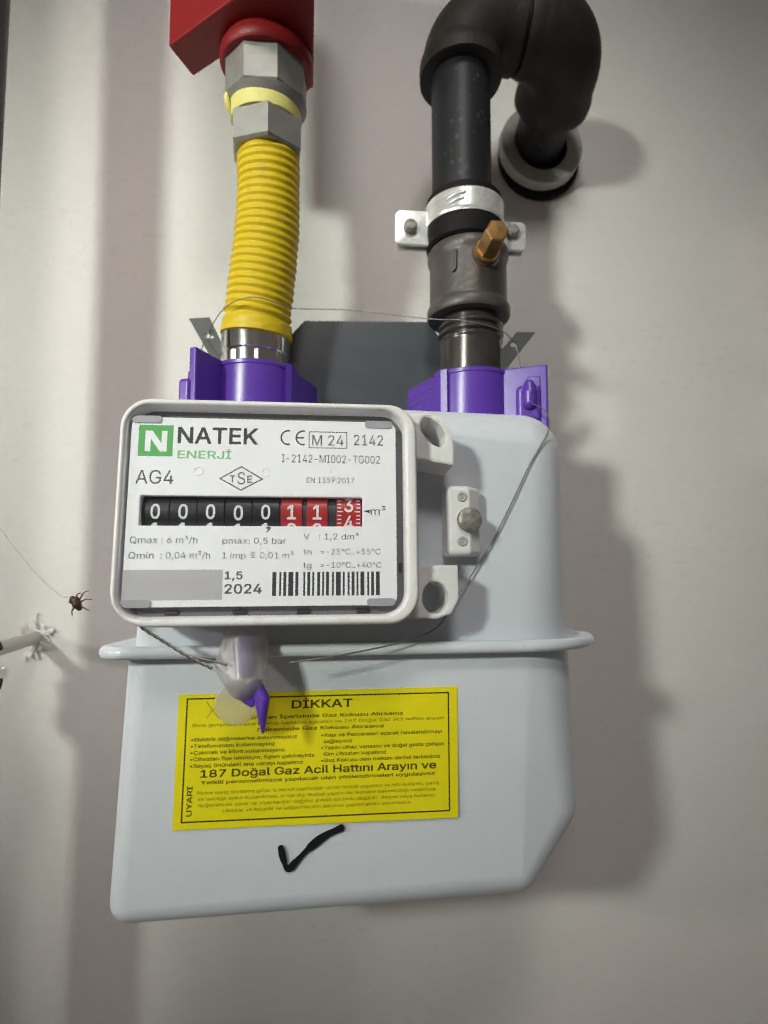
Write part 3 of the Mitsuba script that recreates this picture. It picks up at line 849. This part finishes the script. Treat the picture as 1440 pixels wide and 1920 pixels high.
say('seal_wire_002', 'twisted steel sealing wire from the counter down to the clear plastic seal', 'wire')
w3 = [tuple(L2(q)) for q in ((-.0870, -.0790, .0120), (-.0840, -.0780, .0095), (-.0760, -.0780, .0045), (-.0690, -.0780, .0002), (-.0610, -.0775, -.0040))]
w3b = [tuple(L2(q)) for q in ((-.0690, -.0780, .0005), (-.0620, -.0775, -.0012), (-.0560, -.0770, -.0030))]
obj('seal_wire_002', cat(twisted(curve(w3, 40), .00062, .0055), tube(curve(w3b, 20), .00035, 7)), 'wire_steel', True)

# ------------------------------------------------------------------ clear plastic seal with a purple plug
LS = 'plastic_seal'
say(LS, 'clear plastic seal with a purple plug hanging below the counter housing', 'seal')
q = lambda x, y, z: tuple(L2((x - .0009, y + .006, z - .0020)))
cyl = hull_spheres([(q(-.0505, -.0720, .0050), .0088), (q(-.0490, -.0770, -.0070), .0078), (q(-.0575, -.0760, -.0020), .0035)], 3)
obj(LS + '__case', cyl, 'clear_plastic', True)
ringp = rev([(.0030, -.0012), (.0072, -.0014), (.0078, -.0006), (.0078, .0006), (.0072, .0014), (.0030, .0012)], 'y', (0, 0, 0), 40)
ringp.vertices = ringp.vertices + L2((-.0529, -.0730, -.0170))
obj(LS + '__collar', ringp, 'clear_plastic', True)
obj(LS + '__insert', hull_spheres([(q(-.0500, -.0735, .0045), .0042), (q(-.0490, -.0770, -.0035), .0036)], 3), 'purple_plastic', True)
blade = hull_spheres([(q(-.0448, -.0800, -.0085), .0020), (q(-.0420, -.0810, -.0135), .0022), (q(-.0425, -.0815, -.0180), .0018), (q(-.0420, -.0815, -.0248), .0006)], 3)
cone = hull_spheres([(q(-.0455, -.0795, -.0085), .0016), (q(-.0500, -.0790, -.0125), .0018), (q(-.0465, -.0790, -.0150), .0018)], 3)
obj(LS + '__plug', cat(blade, cone), 'purple_plastic', 50)

# ------------------------------------------------------------------ pipe at the far left (just outside the frame) with its clip and wall rod
LP = 'left_pipe'
LXc, LYc = -.1868, .2740
LP = 'vertical_pipe'
say(LP, 'black upright pipe at the left edge of the photo', 'pipe')
obj(LP, rev([(.0175, -1.2), (.0175, 1.2)], 'z', (LXc, LYc, 0), 48), 'pipe_black')
PB = 'pipe_bracket'
say(PB, 'wall bracket at the left edge, a threaded rod and round clip holding the upright pipe', 'pipe bracket')
bz = -.0570
prof = [(.0195, bz - .0070), (.0262, bz - .0070), (.0266, bz - .0055), (.0266, bz + .0055), (.0262, bz + .0070), (.0195, bz + .0070)]
obj(PB + '__band', rev(prof, 'z', (LXc, LYc, 0), 48), 'galvanised', 40)
prof = [(.0180, bz - .0135), (.0250, bz - .0135), (.0282, bz - .0115), (.0288, bz - .0080), (.0262, bz - .0068), (.0262, bz + .0068), (.0282, bz + .0078), (.0270, bz + .0110), (.0180, bz + .0115)]
obj(PB + '__lining', rev(prof, 'z', (LXc, LYc, 0), 48), 'rubber', 40)
for s_ in (-1, 1):
    obj(PB + '__ear', bx(*sorted((LXc + s_ * .0215, LXc + s_ * .0235)) if s_ < 0 else (LXc + .0240, LXc + .0345), LYc - .001, LYc + .001, bz - .0040, bz + .0015, .0007), 'galvanised', 40)
obj(PB + '__rod', rev([(.0040, .2860), (.0040, .3670)], 'y', (-.1860, 0, -.0560), 28), 'rod_zinc', 40)
say('wall_plug', 'torn plaster and plug around the rod in the wall at the left', 'wall plug')
mp = []
for i in range(26):                                            # crumbs and torn flakes of plaster, lying flat and at odd angles
    a = rng.uniform(0, 2 * np.pi)
    r = .0046 + .0068 * rng.random()**1.4
    c = np.array([-.1860 + r * math.cos(a), WALL - .0006 - .0022 * rng.random(), -.0560 + 1.1 * r * math.sin(a)])
    d = rng.normal(size=3) * (.0022, .0007, .0022)
    e = rng.normal(size=3) * (.0020, .0005, .0020)
    mp.append(hull_spheres([(c - d, .0004), (c + d, .0007 * rng.uniform(.5, 1.3)), (c + e, .0005), (c - e * .6 + d * .3, .0004)], 1))
obj('wall_plug', cat(*mp), 'filler', 25)

# ------------------------------------------------------------------ insect caught at the side of the counter housing, with a strand of web
IN = 'dead_insect'
say(IN, 'small brown dead insect caught beside the lower left corner of the counter', 'insect')
ic = np.array([-.0893, .2000, -.0190])
K = .68
obj(IN + '__body', hull_spheres([(ic + K * np.array((-.0004, 0, .0014)), .0021 * K), (ic + K * np.array((.0003, 0, -.0004)), .0023 * K), (ic + K * np.array((.0014, .0006, -.0026)), .0014 * K)], 3), 'insect_brown', True)
obj(IN + '__head', hull_spheres([(ic + K * np.array((-.0018, -.0004, .0026)), .0013 * K), (ic + K * np.array((-.0024, 0, .0008)), .0011 * K)], 2), 'insect_brown', True)
for dx, dz_, ex, ez in ((.0014, .0016, .0058, .0062), (.0018, .0004, .0075, .0016), (.0016, -.0020, .0062, -.0040), (-.0010, -.0024, -.0020, -.0070), (-.0004, .0024, .0022, .0050)):
    pth = curve([ic + K * np.array(o) for o in ((dx, 0, dz_), ((dx + ex) / 2, -.0010, (dz_ + ez) / 2 + .0009), ((dx + 2 * ex) / 3, -.0004, (dz_ + 3 * ez) / 4 + .0008), (ex, .0006, ez))], 14)
    obj(IN + '__leg', tube(pth, np.linspace(.00030, .00013, len(pth)), 6), 'insect_brown', True)
say('web_strand', 'grey strand of web running from the left edge down to the insect', 'web')
obj('web_strand', tube(curve([(-.1500, .2250, .0290), (-.1300, .2200, .0110), (-.1080, .2080, -.0080), (-.0960, .2020, -.0160), (-.0925, .2005, -.0168)], 30), .00024, 6), 'silk', True)
